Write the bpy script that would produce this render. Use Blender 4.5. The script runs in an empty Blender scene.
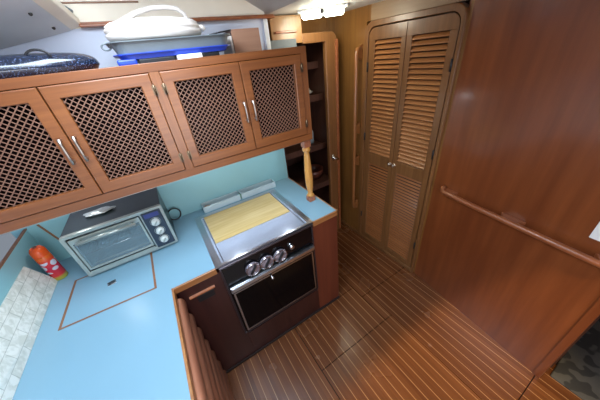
import bpy, bmesh, math, random
from mathutils import Vector, Matrix
random.seed(7)
S = bpy.context.scene
C = S.collection
PI = math.pi

# ------------------------------------------------------------------ colour / materials
def lin(r, g, b):
    f = lambda c: (c/255/12.92) if c/255 <= .04045 else ((c/255+.055)/1.055)**2.4
    return (f(r), f(g), f(b), 1)

def newmat(name, col, rough=.5, metal=0.0, spec=.5, coat=0.0):
    m = bpy.data.materials.new(name); m.use_nodes = True
    b = m.node_tree.nodes['Principled BSDF']
    b.inputs['Base Color'].default_value = col
    b.inputs['Roughness'].default_value = rough
    b.inputs['Metallic'].default_value = metal
    b.inputs['Specular IOR Level'].default_value = spec
    b.inputs['Coat Weight'].default_value = coat
    b.inputs['Coat Roughness'].default_value = .15
    return m, m.node_tree, b

def plain(name, c, rough=.5, metal=0.0, var=.06, scale=30, spec=.5, coat=0.0, bump=0.0):
    """procedural material: base colour broken up by a soft noise"""
    m, t, b = newmat(name, lin(*c), rough, metal, spec, coat)
    n = t.nodes.new('ShaderNodeTexNoise'); n.inputs['Scale'].default_value = scale; n.inputs['Detail'].default_value = 4
    tc = t.nodes.new('ShaderNodeTexCoord'); t.links.new(tc.outputs['Object'], n.inputs['Vector'])
    r = t.nodes.new('ShaderNodeValToRGB')
    a = lin(*c)
    r.color_ramp.elements[0].position = .3; r.color_ramp.elements[1].position = .7
    r.color_ramp.elements[0].color = (a[0]*(1-var), a[1]*(1-var), a[2]*(1-var), 1)
    r.color_ramp.elements[1].color = (min(1, a[0]*(1+var)), min(1, a[1]*(1+var)), min(1, a[2]*(1+var)), 1)
    t.links.new(n.outputs['Fac'], r.inputs['Fac']); t.links.new(r.outputs['Color'], b.inputs['Base Color'])
    if bump:
        bp = t.nodes.new('ShaderNodeBump'); bp.inputs['Strength'].default_value = bump; bp.inputs['Distance'].default_value = .003
        t.links.new(n.outputs['Fac'], bp.inputs['Height']); t.links.new(bp.outputs['Normal'], b.inputs['Normal'])
    return m

def wood(name, c1, c2, axis='Z', fine=60, broad=5, rough=.35, coat=.3, rot=(0, 0, 0), stretch=14, c3=None):
    m, t, b = newmat(name, lin(*c1), rough, 0, .5, coat)
    tc = t.nodes.new('ShaderNodeTexCoord')
    def noise(sc, st, det):
        mp = t.nodes.new('ShaderNodeMapping'); mp.inputs['Rotation'].default_value = rot
        s = [sc]*3; s['XYZ'.index(axis)] = sc/st
        mp2 = t.nodes.new('ShaderNodeMapping'); mp2.inputs['Scale'].default_value = s
        n = t.nodes.new('ShaderNodeTexNoise'); n.inputs['Scale'].default_value = 1; n.inputs['Detail'].default_value = det
        n.inputs['Roughness'].default_value = .6
        t.links.new(tc.outputs['Object'], mp.inputs['Vector']); t.links.new(mp.outputs['Vector'], mp2.inputs['Vector'])
        t.links.new(mp2.outputs['Vector'], n.inputs['Vector']); return n
    a = noise(fine, stretch*1.6, 5); d = noise(broad, stretch*.35, 3)
    mx = t.nodes.new('ShaderNodeMath'); mx.operation = 'MULTIPLY_ADD'; mx.inputs[1].default_value = .55
    hl = t.nodes.new('ShaderNodeMath'); hl.operation = 'MULTIPLY'; hl.inputs[1].default_value = .45
    t.links.new(a.outputs['Fac'], mx.inputs[0]); t.links.new(d.outputs['Fac'], hl.inputs[0]); t.links.new(hl.outputs[0], mx.inputs[2])
    r = t.nodes.new('ShaderNodeValToRGB')
    r.color_ramp.elements[0].position = .36; r.color_ramp.elements[1].position = .64
    r.color_ramp.elements[0].color = lin(*c2); r.color_ramp.elements[1].color = lin(*c1)
    t.links.new(mx.outputs[0], r.inputs['Fac']); t.links.new(r.outputs['Color'], b.inputs['Base Color'])
    bp = t.nodes.new('ShaderNodeBump'); bp.inputs['Strength'].default_value = .08; bp.inputs['Distance'].default_value = .001
    t.links.new(a.outputs['Fac'], bp.inputs['Height']); t.links.new(bp.outputs['Normal'], b.inputs['Normal'])
    return m

def floor_mat(name, base1, base2, stripe, pitch, off, width, ox=0.0):
    """teak sole with thin pale holly strips running fore and aft (along Y)"""
    m, t, b = newmat(name, lin(*base1), .3, 0, .5, .25)
    b.inputs['Coat Roughness'].default_value = .22
    N = t.nodes.new; L = t.links.new
    tc = N('ShaderNodeTexCoord'); sp = N('ShaderNodeSeparateXYZ'); L(tc.outputs['Object'], sp.inputs[0])
    def mt(op, a, b_=None, c=None):
        n = N('ShaderNodeMath'); n.operation = op
        for i, v in enumerate((a, b_, c)):
            if v is None: continue
            if isinstance(v, (int, float)): n.inputs[i].default_value = v
            else: L(v, n.inputs[i])
        return n.outputs[0]
    x = mt('ADD', sp.outputs['X'], off + ox + 20*pitch)
    q = mt('DIVIDE', x, pitch)
    fr = mt('FRACT', q); pid = mt('FLOOR', q)
    dist = mt('ABSOLUTE', mt('SUBTRACT', fr, .5))
    st = mt('LESS_THAN', dist, width/pitch/2)
    mp = N('ShaderNodeMapping'); mp.inputs['Scale'].default_value = (55, 3, 55)
    L(tc.outputs['Object'], mp.inputs['Vector'])
    cb = N('ShaderNodeCombineXYZ'); L(pid, cb.inputs['Z'])
    va = N('ShaderNodeVectorMath'); va.operation = 'ADD'; L(mp.outputs[0], va.inputs[0]); L(cb.outputs[0], va.inputs[1])
    n1 = N('ShaderNodeTexNoise'); n1.inputs['Scale'].default_value = 1; n1.inputs['Detail'].default_value = 5; L(va.outputs[0], n1.inputs['Vector'])
    wn = N('ShaderNodeTexWhiteNoise'); wn.noise_dimensions = '1D'; L(pid, wn.inputs['W'])
    n2 = N('ShaderNodeTexNoise'); n2.inputs['Scale'].default_value = 3.5; n2.inputs['Detail'].default_value = 3; L(tc.outputs['Object'], n2.inputs['Vector'])
    f = mt('ADD', mt('MULTIPLY', n1.outputs['Fac'], .5), mt('ADD', mt('MULTIPLY', wn.outputs['Value'], .26), mt('MULTIPLY', n2.outputs['Fac'], .16)))
    r = N('ShaderNodeValToRGB'); r.color_ramp.elements[0].position = .2; r.color_ramp.elements[1].position = .7
    r.color_ramp.elements[0].color = lin(*base2); r.color_ramp.elements[1].color = lin(*base1); L(f, r.inputs['Fac'])
    mx = N('ShaderNodeMix'); mx.data_type = 'RGBA'; L(st, mx.inputs[0]); L(r.outputs['Color'], mx.inputs[6]); mx.inputs[7].default_value = lin(*stripe)
    L(mx.outputs[2], b.inputs['Base Color'])
    rr = mt('MULTIPLY_ADD', n2.outputs['Fac'], .12, .20); L(rr, b.inputs['Roughness'])
    bp = N('ShaderNodeBump'); bp.inputs['Strength'].default_value = .12; bp.inputs['Distance'].default_value = .001
    L(n1.outputs['Fac'], bp.inputs['Height']); L(bp.outputs['Normal'], b.inputs['Normal'])
    return m

def marble_mat(name):
    m, t, b = newmat(name, lin(215, 215, 210), .35)
    N = t.nodes.new; L = t.links.new
    tc = N('ShaderNodeTexCoord')
    mp = N('ShaderNodeMapping'); mp.inputs['Rotation'].default_value = (0, PI/2, 0); L(tc.outputs['Object'], mp.inputs[0])
    sp = N('ShaderNodeSeparateXYZ'); L(tc.outputs['Object'], sp.inputs[0])
    cb = N('ShaderNodeCombineXYZ'); L(sp.outputs['Y'], cb.inputs['X']); L(sp.outputs['Z'], cb.inputs['Y'])
    br = N('ShaderNodeTexBrick'); L(cb.outputs[0], br.inputs['Vector'])
    br.inputs['Scale'].default_value = 1; br.inputs['Brick Width'].default_value = .11; br.inputs['Row Height'].default_value = .045
    br.inputs['Mortar Size'].default_value = .0012; br.inputs['Color1'].default_value = lin(240, 240, 234); br.inputs['Color2'].default_value = lin(228, 231, 226)
    br.inputs['Mortar'].default_value = lin(192, 194, 186); br.inputs['Bias'].default_value = -.3
    n = N('ShaderNodeTexNoise'); n.inputs['Scale'].default_value = 26; n.inputs['Detail'].default_value = 8; n.inputs['Distortion'].default_value = 1.6
    L(tc.outputs['Object'], n.inputs['Vector'])
    r = N('ShaderNodeValToRGB'); r.color_ramp.elements[0].position = .4; r.color_ramp.elements[1].position = .6
    r.color_ramp.elements[0].color = lin(228, 229, 222); r.color_ramp.elements[1].color = lin(255, 255, 252); L(n.outputs['Fac'], r.inputs['Fac'])
    mx = N('ShaderNodeMix'); mx.data_type = 'RGBA'; mx.blend_type = 'MULTIPLY'; mx.inputs[0].default_value = 1
    L(br.outputs['Color'], mx.inputs[6]); L(r.outputs['Color'], mx.inputs[7]); L(mx.outputs[2], b.inputs['Base Color'])
    return m

def speckle_mat(name, base, dot, scale=180, th=.62):
    m, t, b = newmat(name, lin(*base), .12, 0, .6, .6)
    N = t.nodes.new; L = t.links.new
    tc = N('ShaderNodeTexCoord'); n = N('ShaderNodeTexNoise'); n.inputs['Scale'].default_value = scale; n.inputs['Detail'].default_value = 1
    L(tc.outputs['Object'], n.inputs['Vector'])
    r = N('ShaderNodeValToRGB'); r.color_ramp.elements[0].position = th; r.color_ramp.elements[1].position = th+.04
    r.color_ramp.elements[0].color = lin(*base); r.color_ramp.elements[1].color = lin(*dot); L(n.outputs['Fac'], r.inputs['Fac'])
    L(r.outputs['Color'], b.inputs['Base Color'])
    return m

def emis(name, col, strength):
    m = bpy.data.materials.new(name); m.use_nodes = True; b = m.node_tree.nodes['Principled BSDF']
    b.inputs['Base Color'].default_value = col; b.inputs['Emission Color'].default_value = col
    b.inputs['Emission Strength'].default_value = strength; return m

def glass_mat(name, tint=(235, 240, 245), rough=.03, alpha=.25):
    m, t, b = newmat(name, lin(*tint), rough, 0, .8)
    b.inputs['Alpha'].default_value = alpha
    return m

M = {}
M['cab'] = wood('cabinet_teak', (143, 84, 42), (116, 64, 31), 'X', 70, 6, .36, .25)
M['cabv'] = wood('cabinet_teak_upright', (143, 84, 42), (116, 64, 31), 'Z', 70, 6, .36, .25)
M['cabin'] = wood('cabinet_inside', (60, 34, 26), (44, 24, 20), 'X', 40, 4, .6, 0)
M['lattice'] = wood('lattice_teak', (146, 104, 84), (118, 80, 62), 'X', 60, 5, .45, .1)
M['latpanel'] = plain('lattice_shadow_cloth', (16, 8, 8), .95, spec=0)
M['bulk'] = wood('bulkhead_mahogany', (136, 74, 38), (110, 55, 27), 'Z', 20, 3.2, .3, .6, rot=(0, 0, 0), stretch=10)
M['gold'] = wood('wall_teak_golden', (150, 104, 54), (122, 80, 38), 'Z', 40, 6, .33, .3, stretch=12)
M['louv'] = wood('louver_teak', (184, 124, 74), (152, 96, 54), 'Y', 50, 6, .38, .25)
M['louvlow'] = wood('louver_teak_shaded', (164, 104, 58), (132, 78, 40), 'Y', 50, 6, .38, .25)  # darker copy of the louver teak, shade put into the lower slats
M['louvv'] = wood('louver_frame_teak', (136, 92, 54), (108, 70, 38), 'Z', 50, 6, .36, .25)
M['head'] = wood('header_veneer', (160, 130, 100), (142, 110, 80), 'Y', 40, 6, .45, .1)
M['maroon'] = wood('galley_mahogany_dark', (62, 31, 28), (44, 20, 20), 'Z', 40, 4, .32, .3)
M['endp'] = wood('galley_mahogany_end', (112, 56, 38), (88, 40, 28), 'Z', 40, 4, .32, .3)
M['edge'] = wood('teak_edging', (178, 124, 74), (146, 92, 52), 'X', 50, 6, .35, .3)
M['inlay'] = wood('hatch_inlay', (150, 100, 64), (122, 80, 50), 'X', 50, 6, .5, .1)
M['rail'] = wood('rail_teak', (164, 98, 58), (134, 72, 42), 'Y', 50, 6, .3, .4)
M['railz'] = wood('rail_teak_upright', (160, 104, 58), (130, 78, 40), 'Z', 50, 6, .3, .4)
M['post'] = wood('post_pine', (216, 160, 84), (190, 130, 60), 'Z', 60, 8, .3, .4)
M['postb'] = wood('post_block', (176, 112, 80), (150, 88, 62), 'Z', 60, 8, .35, .3)
M['batten'] = wood('batten_teak', (206, 142, 110), (170, 108, 82), 'Y', 50, 8, .3, .4)
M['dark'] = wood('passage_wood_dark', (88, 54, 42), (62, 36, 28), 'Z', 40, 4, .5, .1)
M['floor'] = floor_mat('teak_and_holly_sole', (120, 72, 40), (84, 46, 26), (170, 124, 82), .0545, -.0075, .0034)
M['under'] = plain('subfloor', (34, 18, 14), .8)
M['counter'] = plain('blue_laminate', (128, 168, 188), .3, var=.02, scale=4)
M['splash'] = plain('teal_laminate', (146, 198, 206), .4, var=.03, scale=4)
M['lav'] = plain('lavender_paint', (208, 214, 230), .6, var=.03, scale=5)
M['white'] = plain('white_paint', (226, 228, 232), .5, var=.03)
M['ceil'] = plain('ceiling_vinyl', (206, 204, 200), .55, var=.05, scale=8)
M['liner'] = plain('grey_green_liner', (222, 226, 228), .6, var=.05, scale=7)
M['cream'] = plain('cream_lining', (252, 240, 220), .7, var=.04, scale=7)
M['steel'] = plain('brushed_steel', (196, 202, 210), .28, 1.0, .05, 90)
M['steelflat'] = plain('cover_steel', (196, 208, 226), .14, .55, .03, 60)
M['chrome'] = plain('chrome', (225, 225, 228), .12, 1.0, .02)
M['pewter'] = plain('handle_pewter', (190, 178, 168), .3, 1.0, .05)
M['brass'] = plain('hinge_brass', (120, 100, 80), .4, 1.0, .1)
M['black'] = plain('black_enamel', (10, 10, 13), .18, 0, .1, spec=.3)
M['blackm'] = plain('black_plastic', (24, 24, 28), .45)
M['oglass'] = plain('oven_glass', (6, 7, 10), .10, 0, .1, spec=.18)
M['tglass'] = glass_mat('toaster_glass', (150, 176, 186), .08, .30)
M['tbody'] = plain('toaster_dark_shell', (40, 54, 58), .3, .3, .1)
M['tsilver'] = plain('toaster_silver', (176, 184, 178), .3, .5, .04)
M['tin'] = plain('toaster_interior', (120, 142, 152), .4, .5, .2, 20)
M['tpanel'] = plain('toaster_control_plate', (44, 56, 72), .35)
M['display'] = plain('display_blue', (58, 66, 128), .3)
M['knobw'] = plain('knob_light', (214, 222, 220), .3)
M['bamboo'] = wood('board_bamboo', (226, 204, 146), (196, 166, 100), 'X', 60, 10, .45, .1)
M['pwhite'] = plain('white_plastic', (222, 212, 204), .35, var=.02)
M['tray'] = plain('pale_plastic', (196, 218, 226), .3, var=.02)
M['grey'] = plain('grey_plastic', (98, 108, 112), .4)
M['blue'] = plain('blue_plastic', (36, 72, 190), .3)
M['pan'] = speckle_mat('blue_speckled_enamel', (28, 36, 54), (84, 98, 128), 240, .60)
M['ply'] = wood('plywood_brown', (186, 144, 116), (168, 124, 98), 'X', 40, 8, .6, 0)
M['orange'] = plain('orange_plastic', (240, 92, 36), .25)
M['can'] = None
M['marble'] = marble_mat('marble_tile_sheet')
M['foil'] = plain('crumpled_foil', (196, 206, 206), .35, .5, .1, 60, bump=.6)
M['paper'] = plain('white_paper', (236, 236, 234), .6, var=.01)
M['ink'] = plain('print_ink', (130, 130, 136), .6)
M['rug'] = speckle_mat('grey_mottled_rug', (52, 49, 46), (84, 80, 74), 14, .46)
M['blackgrey'] = plain('dim_grey', (96, 102, 106), .6)
M['gun'] = plain('dark_gunmetal', (84, 78, 84), .3, .8, .05)
M['rug'].node_tree.nodes['Principled BSDF'].inputs['Roughness'].default_value = .9
M['rug'].node_tree.nodes['Principled BSDF'].inputs['Coat Weight'].default_value = 0
M['knobglass'] = plain('clear_knob_cover', (160, 152, 164), .12, .5, .5, 45)
M['lamp'] = emis('fluorescent_diffuser', (0.93, 1.0, 0.80, 1), 12)
M['sky'] = emis('hatch_daylight', (0.75, 0.87, 1.0, 1), 6)
M['ledw'] = emis('puck_light', (0.9, 0.98, 1.0, 1), 6)
M['snap'] = plain('dark_snap', (70, 66, 64), .4, .6)
M['red'] = plain('reddish_jar', (96, 50, 38), .3)
M['clear'] = plain('clear_bottle', (150, 165, 175), .15, 0, .1)

def can_material():
    m, t, b = newmat('can_label', lin(220, 60, 60), .25)
    N = t.nodes.new; L = t.links.new
    tc = N('ShaderNodeTexCoord'); sp = N('ShaderNodeSeparateXYZ'); L(tc.outputs['Object'], sp.inputs[0])
    r = N('ShaderNodeValToRGB'); e = r.color_ramp.elements
    e[0].position = 0; e[0].color = lin(170, 170, 60)
    e[1].position = 1; e[1].color = lin(236, 110, 40)
    for p, c in ((.12, (186, 170, 60)), (.2, (222, 50, 50)), (.55, (200, 36, 70)), (.8, (226, 60, 50))):
        x = e.new(p); x.color = lin(*c)
    mr = N('ShaderNodeMapRange'); mr.inputs['From Max'].default_value = .15; L(sp.outputs['Z'], mr.inputs[0]); L(mr.outputs[0], r.inputs[0])
    v = N('ShaderNodeTexVoronoi'); v.inputs['Scale'].default_value = 30; L(tc.outputs['Object'], v.inputs['Vector'])
    rv = N('ShaderNodeValToRGB'); rv.color_ramp.elements[0].position = .44; rv.color_ramp.elements[1].position = .50
    rv.color_ramp.elements[0].color = (1, 1, 1, 1); rv.color_ramp.elements[1].color = (0, 0, 0, 1); L(v.outputs['Distance'], rv.inputs[0])
    z1 = N('ShaderNodeMath'); z1.operation = 'COMPARE'; z1.inputs[1].default_value = .088; z1.inputs[2].default_value = .035; L(sp.outputs['Z'], z1.inputs[0])
    mu = N('ShaderNodeMath'); mu.operation = 'MULTIPLY'; L(z1.outputs[0], mu.inputs[0]); L(rv.outputs['Color'], mu.inputs[1])
    mx = N('ShaderNodeMix'); mx.data_type = 'RGBA'; L(mu.outputs[0], mx.inputs[0]); L(r.outputs[0], mx.inputs[6]); mx.inputs[7].default_value = lin(214, 214, 226)
    L(mx.outputs[2], b.inputs['Base Color']); return m
M['can'] = can_material()

# ------------------------------------------------------------------ mesh helpers (world coordinates)
def BM(): return bmesh.new()
def V3(*a): return Vector(a)

def box(bm, x0, x1, y0, y1, z0, z1, bev=0.0, seg=2, mat=None):
    r = bmesh.ops.create_cube(bm, size=1)
    vs = r['verts']
    for v in vs:
        v.co = Vector(((x0+x1)/2 + v.co.x*(x1-x0), (y0+y1)/2 + v.co.y*(y1-y0), (z0+z1)/2 + v.co.z*(z1-z0)))
    if bev:
        es = list({e for v in vs for e in v.link_edges})
        r2 = bmesh.ops.bevel(bm, geom=es, offset=bev, segments=seg, profile=.5, affect='EDGES')
        vs = list({v for v in r2['verts']} | {v for v in vs if v.is_valid})
    if mat is not None:
        for v in vs: v.co = mat @ v.co
    return vs

def prism(bm, pts, d, bev=0.0):
    """closed polygon pts (Vectors, one plane) extruded by vector d"""
    d = Vector(d)
    a = [bm.verts.new(p) for p in pts]; b = [bm.verts.new(Vector(p)+d) for p in pts]
    n = len(pts); fs = [bm.faces.new(a), bm.faces.new(b[::-1])]
    for i in range(n):
        fs.append(bm.faces.new((a[i], b[i], b[(i+1) % n], a[(i+1) % n])))
    bmesh.ops.recalc_face_normals(bm, faces=fs)
    if bev:
        es = list({e for f in fs[:2] for e in f.edges})
        bmesh.ops.bevel(bm, geom=es, offset=bev, segments=2, profile=.5, affect='EDGES')

def ring_frame(bm, outer, inner, d, bev=0.0):
    """frame between two loops with the same number of points, extruded by d"""
    d = Vector(d); n = len(outer)
    o0 = [bm.verts.new(p) for p in outer]; i0 = [bm.verts.new(p) for p in inner]
    o1 = [bm.verts.new(Vector(p)+d) for p in outer]; i1 = [bm.verts.new(Vector(p)+d) for p in inner]
    fs = []
    for k in range(n):
        j = (k+1) % n
        fs += [bm.faces.new((o0[k], o0[j], i0[j], i0[k])), bm.faces.new((o1[j], o1[k], i1[k], i1[j])),
               bm.faces.new((o0[j], o0[k], o1[k], o1[j])), bm.faces.new((i0[k], i0[j], i1[j], i1[k]))]
    bmesh.ops.recalc_face_normals(bm, faces=fs)
    if bev:
        es = []
        for L_ in (o0, i0):
            for k in range(n):
                e = bm.edges.get((L_[k], L_[(k+1) % n]))
                if e: es.append(e)
        bmesh.ops.bevel(bm, geom=es, offset=bev, segments=2, profile=.5, affect='EDGES')

def tube(bm, pts, r, n=12, caps=True, closed=False):
    pts = [Vector(p) for p in pts]; N = len(pts)
    rs = r if isinstance(r, (list, tuple)) else [r]*N
    rings = []; up = None
    for i, p in enumerate(pts):
        if closed: t = (pts[(i+1) % N]-pts[i-1]).normalized()
        else: t = (pts[min(i+1, N-1)]-pts[max(i-1, 0)]).normalized()
        if up is None:
            up = Vector((0, 0, 1)) if abs(t.z) < .9 else Vector((1, 0, 0))
        s = t.cross(up).normalized(); up = s.cross(t).normalized()
        rings.append([bm.verts.new(p + (s*math.cos(2*PI*k/n) + up*math.sin(2*PI*k/n))*rs[i]) for k in range(n)])
    fs = []
    for i in range(N if closed else N-1):
        a, b = rings[i], rings[(i+1) % N]
        for k in range(n):
            fs.append(bm.faces.new((a[k], a[(k+1) % n], b[(k+1) % n], b[k])))
    if caps and not closed:
        fs.append(bm.faces.new(rings[0][::-1])); fs.append(bm.faces.new(rings[-1]))
    for f in fs: f.smooth = True
    bmesh.ops.recalc_face_normals(bm, faces=fs)

def lathe(bm, prof, c, n=32, axis='Z', sx=1, sy=1):
    """prof: list of (radius, height)"""
    c = Vector(c); rings = []
    def P(r, h, a):
        u, w = r*math.cos(a)*sx, r*math.sin(a)*sy
        if axis == 'Z': return c+Vector((u, w, h))
        if axis == 'Y': return c+Vector((u, h, w))
        return c+Vector((h, u, w))
    for r, h in prof:
        if r < 1e-6: rings.append([bm.verts.new(P(0, h, 0))])
        else: rings.append([bm.verts.new(P(r, h, 2*PI*k/n)) for k in range(n)])
    fs = []
    for a, b in zip(rings, rings[1:]):
        for k in range(n):
            j = (k+1) % n
            if len(a) == 1 and len(b) == 1: continue
            if len(a) == 1: fs.append(bm.faces.new((a[0], b[j], b[k])))
            elif len(b) == 1: fs.append(bm.faces.new((a[k], a[j], b[0])))
            else: fs.append(bm.faces.new((a[k], a[j], b[j], b[k])))
    for f in fs: f.smooth = True
    bmesh.ops.recalc_face_normals(bm, faces=fs)

def rrect(x0, x1, z0, z1, r, seg=5, y=0.0, corners=(1, 1, 1, 1), plane='XZ'):
    """rounded rectangle loop; corners: (x1z1, x0z1, x0z0, x1z0)"""
    out = []
    cs = [(x1, z1, 0), (x0, z1, 90), (x0, z0, 180), (x1, z0, 270)]
    for k, (cx, cz, a0) in enumerate(cs):
        rr = r if corners[k] else 1e-5
        ccx = cx - rr*(1 if cx == x1 else -1); ccz = cz - rr*(1 if cz == z1 else -1)
        for i in range(seg+1):
            a = math.radians(a0 + 90*i/seg)
            u, w = ccx+rr*math.cos(a), ccz+rr*math.sin(a)
            out.append(Vector((u, y, w)) if plane == 'XZ' else (Vector((y, u, w)) if plane == 'YZ' else Vector((u, w, y))))
    return out

def root_origin(p):
    while p.parent: p = p.parent
    return p.matrix_basis.copy()

def obj(name, bm, mat, parent=None, origin=None, smooth_ang=None):
    me = bpy.data.meshes.new(name)
    if parent is not None:
        mi = root_origin(parent).inverted()
        bmesh.ops.transform(bm, matrix=mi, verts=bm.verts)
    elif origin is not None:
        bmesh.ops.translate(bm, vec=-Vector(origin), verts=bm.verts)
    bm.to_mesh(me); bm.free()
    me.materials.append(mat)
    o = bpy.data.objects.new(name, me); C.objects.link(o)
    if parent is not None: o.parent = parent
    elif origin is not None: o.location = origin
    return o

def thing(name, label, cat, loc=(0, 0, 0), group=None):
    o = bpy.data.objects.new(name, None); C.objects.link(o)
    o.empty_display_size = .05
    o.matrix_basis = Matrix.Translation(Vector(loc)); o['label'] = label; o['category'] = cat
    if group: o['group'] = group
    return o

def tag(o, label, cat, group=None, kind=None):
    o['label'] = label; o['category'] = cat
    if group: o['group'] = group
    if kind: o['kind'] = kind
    return o

def struct(name, bm, mat, parent=None, label=None):
    o = obj(name, bm, mat, parent)
    if parent is None: o['kind'] = 'structure'
    if label: o['label'] = label
    return o

def xform(bm, mat): bmesh.ops.transform(bm, matrix=mat, verts=bm.verts)

CZ = .861        # galley worktop height
H = 1.72

# ================================================================== SETTING
# floor: boards in panels with dark seams between
g = .0022
bm = BM()
for (x0, x1, y0, y1) in ((-.9, .338, -1.7, .955), (.338, .917, .612, .955), (.70, .917, .955, 1.62), (.917, 1.5, .848, 1.88),
                         (.338, .917, -1.7, -.62), (.982, 1.5, -.105, .848), (.917, .982, .612, .848), (.982, 1.5, -1.7, -.105), (.917, .982, -1.7, -.62)):
    box(bm, x0+g, x1-g, y0+g, y1-g, -.02, 0)
struct('floor', bm, M['floor'])
bm = BM(); box(bm, -.9, 3, -1.9, 2.4, -.05, -.021); struct('floor_bed', bm, M['under'])
bm = BM(); box(bm, .338+g, .982-g, -.62+g, .612-g, -.02, 0.0006)
o = obj('floor_hatch', bm, M['floor']); tag(o, 'large striped teak floor hatch panel outlined by thin dark seams', 'floor hatch')

# galley back wall: teal splash low, lavender paint above the cabinet
bm = BM(); box(bm, -.80, .773, 1.585, 1.62, 0, 1.123); struct('wall_back', bm, M['splash'])
bm = BM(); box(bm, -1.6, .745, 1.57, 1.62, 1.123, 1.905)
struct('wall_back_upper', bm, M['lav'])
bm = BM(); box(bm, .745, .775, 1.56, 1.625, 1.123, 1.905, .004); struct('trim_1', bm, M['white'])
bm = BM(); box(bm, -.12, .815, 1.535, 1.64, 1.905, 1.917, .004); box(bm, -.12, .815, 1.548, 1.64, 1.9165, 1.924, .003); struct('trim_2', bm, M['rail'])
# left wall
bm = BM(); box(bm, -.756, -.745, -.4, 1.585, 0, 1.098); struct('wall_left', bm, M['splash'])
bm = BM(); box(bm, -.754, -.740, -.4, 1.585, 1.098, 1.105, .002)
struct('trim_3', bm, M['inlay'])
bm = BM(); prism(bm, [V3(-.700, 1.580, 1.107), V3(-.692, 1.580, 1.107), V3(-.629, 1.580, CZ), V3(-.637, 1.580, CZ)], (0, .006, 0))
struct('trim_4', bm, M['inlay'])
bm = BM(); box(bm, -1.6, -1.2, -1.7, 1.6, 0, 1.3); box(bm, -1.22, -.79, -1.7, 1.6, .6, .9); struct('wall_hull', bm, M['lav'])
bm = BM(); box(bm, -1.62, -1.58, -1.9, 1.6, 1.3, 2.1); struct('wall_hull_upper', bm, M['lav'])
# walls behind the camera
bm = BM(); box(bm, -1.6, 3, -1.9, -1.7, -.05, 2.2); struct('wall_front', bm, M['bulk'])
bm = BM(); box(bm, 2.7, 2.8, -1.7, .2, -.05, 2.2); struct('wall_cabin_side', bm, M['dark'])

# right wall: golden panel and the louvred locker front
FX = 1.44
dz0, dz1 = .03, 1.808
bm = BM()
# wall with an opening for the two doors (Y .785..1.385)
box(bm, FX+.004, FX+.03, 1.425, 1.87, 0, 1.945); box(bm, FX+.004, FX+.03, 1.388, 1.425, 1.846, 1.945)
box(bm, FX+.004, FX+.03, .74, .770, 0, 1.95)
struct('wall_right', bm, M['gold'])
bm = BM(); box(bm, FX-.001, FX+.03, .74, 1.388, 1.846, 1.945); struct('trim_5', bm, M['head'])
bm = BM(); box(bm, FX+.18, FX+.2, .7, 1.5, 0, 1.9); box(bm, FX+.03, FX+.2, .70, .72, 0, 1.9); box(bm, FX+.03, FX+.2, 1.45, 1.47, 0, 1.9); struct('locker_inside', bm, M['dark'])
bpy.data.objects['locker_inside']['kind'] = 'structure'
# locker frame with rounded top corners (loops in YZ)
bm = BM()
outer = rrect(.768, 1.427, 0, 1.845, .07, y=FX-.016, corners=(1, 1, 0, 0), plane='YZ')
inner = rrect(.790, 1.392, .034, 1.812, .055, y=FX-.016, corners=(1, 1, 0, 0), plane='YZ')
ring_frame(bm, outer, inner, (.046, 0, 0), .004)
struct('trim_6', bm, M['louvv'])
bm = BM(); box(bm, 1.425, 1.445, 1.39, 1.868, 0, .035, .003); struct('baseboard_right', bm, M['louvv'])

def louver_door(y0, y1, round_y1, label, iy0, iy1, knob_y, hinge_y):
    t = thing('louvered_door', label, 'door', (FX, (y0+y1)/2, dz0), 'louvred locker doors')
    bm = BM()
    X = FX-.010; d = .026
    def slab(a, b, c, e): box(bm, X, X+d, a, b, c, e, .0025)
    zt = 1.737; zm1, zm0 = .955, .862; zb = .085
    # stiles and rails; the outer top corner is rounded
    z1 = 1.806
    rr = .05
    pts = rrect(y0, y1, zt, z1, rr, y=X, corners=(1 if round_y1 else 0, 0 if round_y1 else 1, 0, 0), plane='YZ')
    cl = []
    for p in pts:
        if not cl or (p-cl[-1]).length > 1e-4: cl.append(p)
    if (cl[0]-cl[-1]).length < 1e-4: cl.pop()
    prism(bm, cl, (d, 0, 0))
    slab(y0, iy0, dz0+.006, zt); slab(iy1, y1, dz0+.006, zt)
    slab(iy0, iy1, zm0, zm1); slab(iy0, iy1, dz0+.006, zb)
    obj('door_frame', bm, M['louvv'], t)
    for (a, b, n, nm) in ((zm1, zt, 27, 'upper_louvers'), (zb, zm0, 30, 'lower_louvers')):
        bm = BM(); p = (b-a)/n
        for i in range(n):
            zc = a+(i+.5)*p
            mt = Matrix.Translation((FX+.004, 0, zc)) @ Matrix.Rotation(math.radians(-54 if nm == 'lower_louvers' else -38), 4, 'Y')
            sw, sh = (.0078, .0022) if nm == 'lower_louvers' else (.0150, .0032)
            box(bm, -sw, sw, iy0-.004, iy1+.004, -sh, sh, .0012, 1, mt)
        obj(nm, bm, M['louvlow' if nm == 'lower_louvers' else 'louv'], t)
    bm = BM(); lathe(bm, [(0, -.022), (.008, -.021), (.011, -.016), (.010, -.010), (.005, -.007), (.005, 0), (.012, .001), (.012, .003)], (FX-.013, knob_y, .918), 20, 'X')
    obj('knob', bm, M['pewter'], t)
    for hz in (1.58, .58+.5, .30):
        bm = BM(); tube(bm, [(FX-.014, hinge_y, hz-.03), (FX-.014, hinge_y, hz+.03)], .006, 10)
        obj('hinge', bm, M['blackm'], t)
    return t
louver_door(.796, 1.092, False, 'louvred teak locker door beside the plain mahogany bulkhead', .838, 1.055, 1.075, .795)
louver_door(1.096, 1.388, True, 'louvred teak locker door beside the upright grab rail', 1.128, 1.334, 1.113, 1.389)

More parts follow.
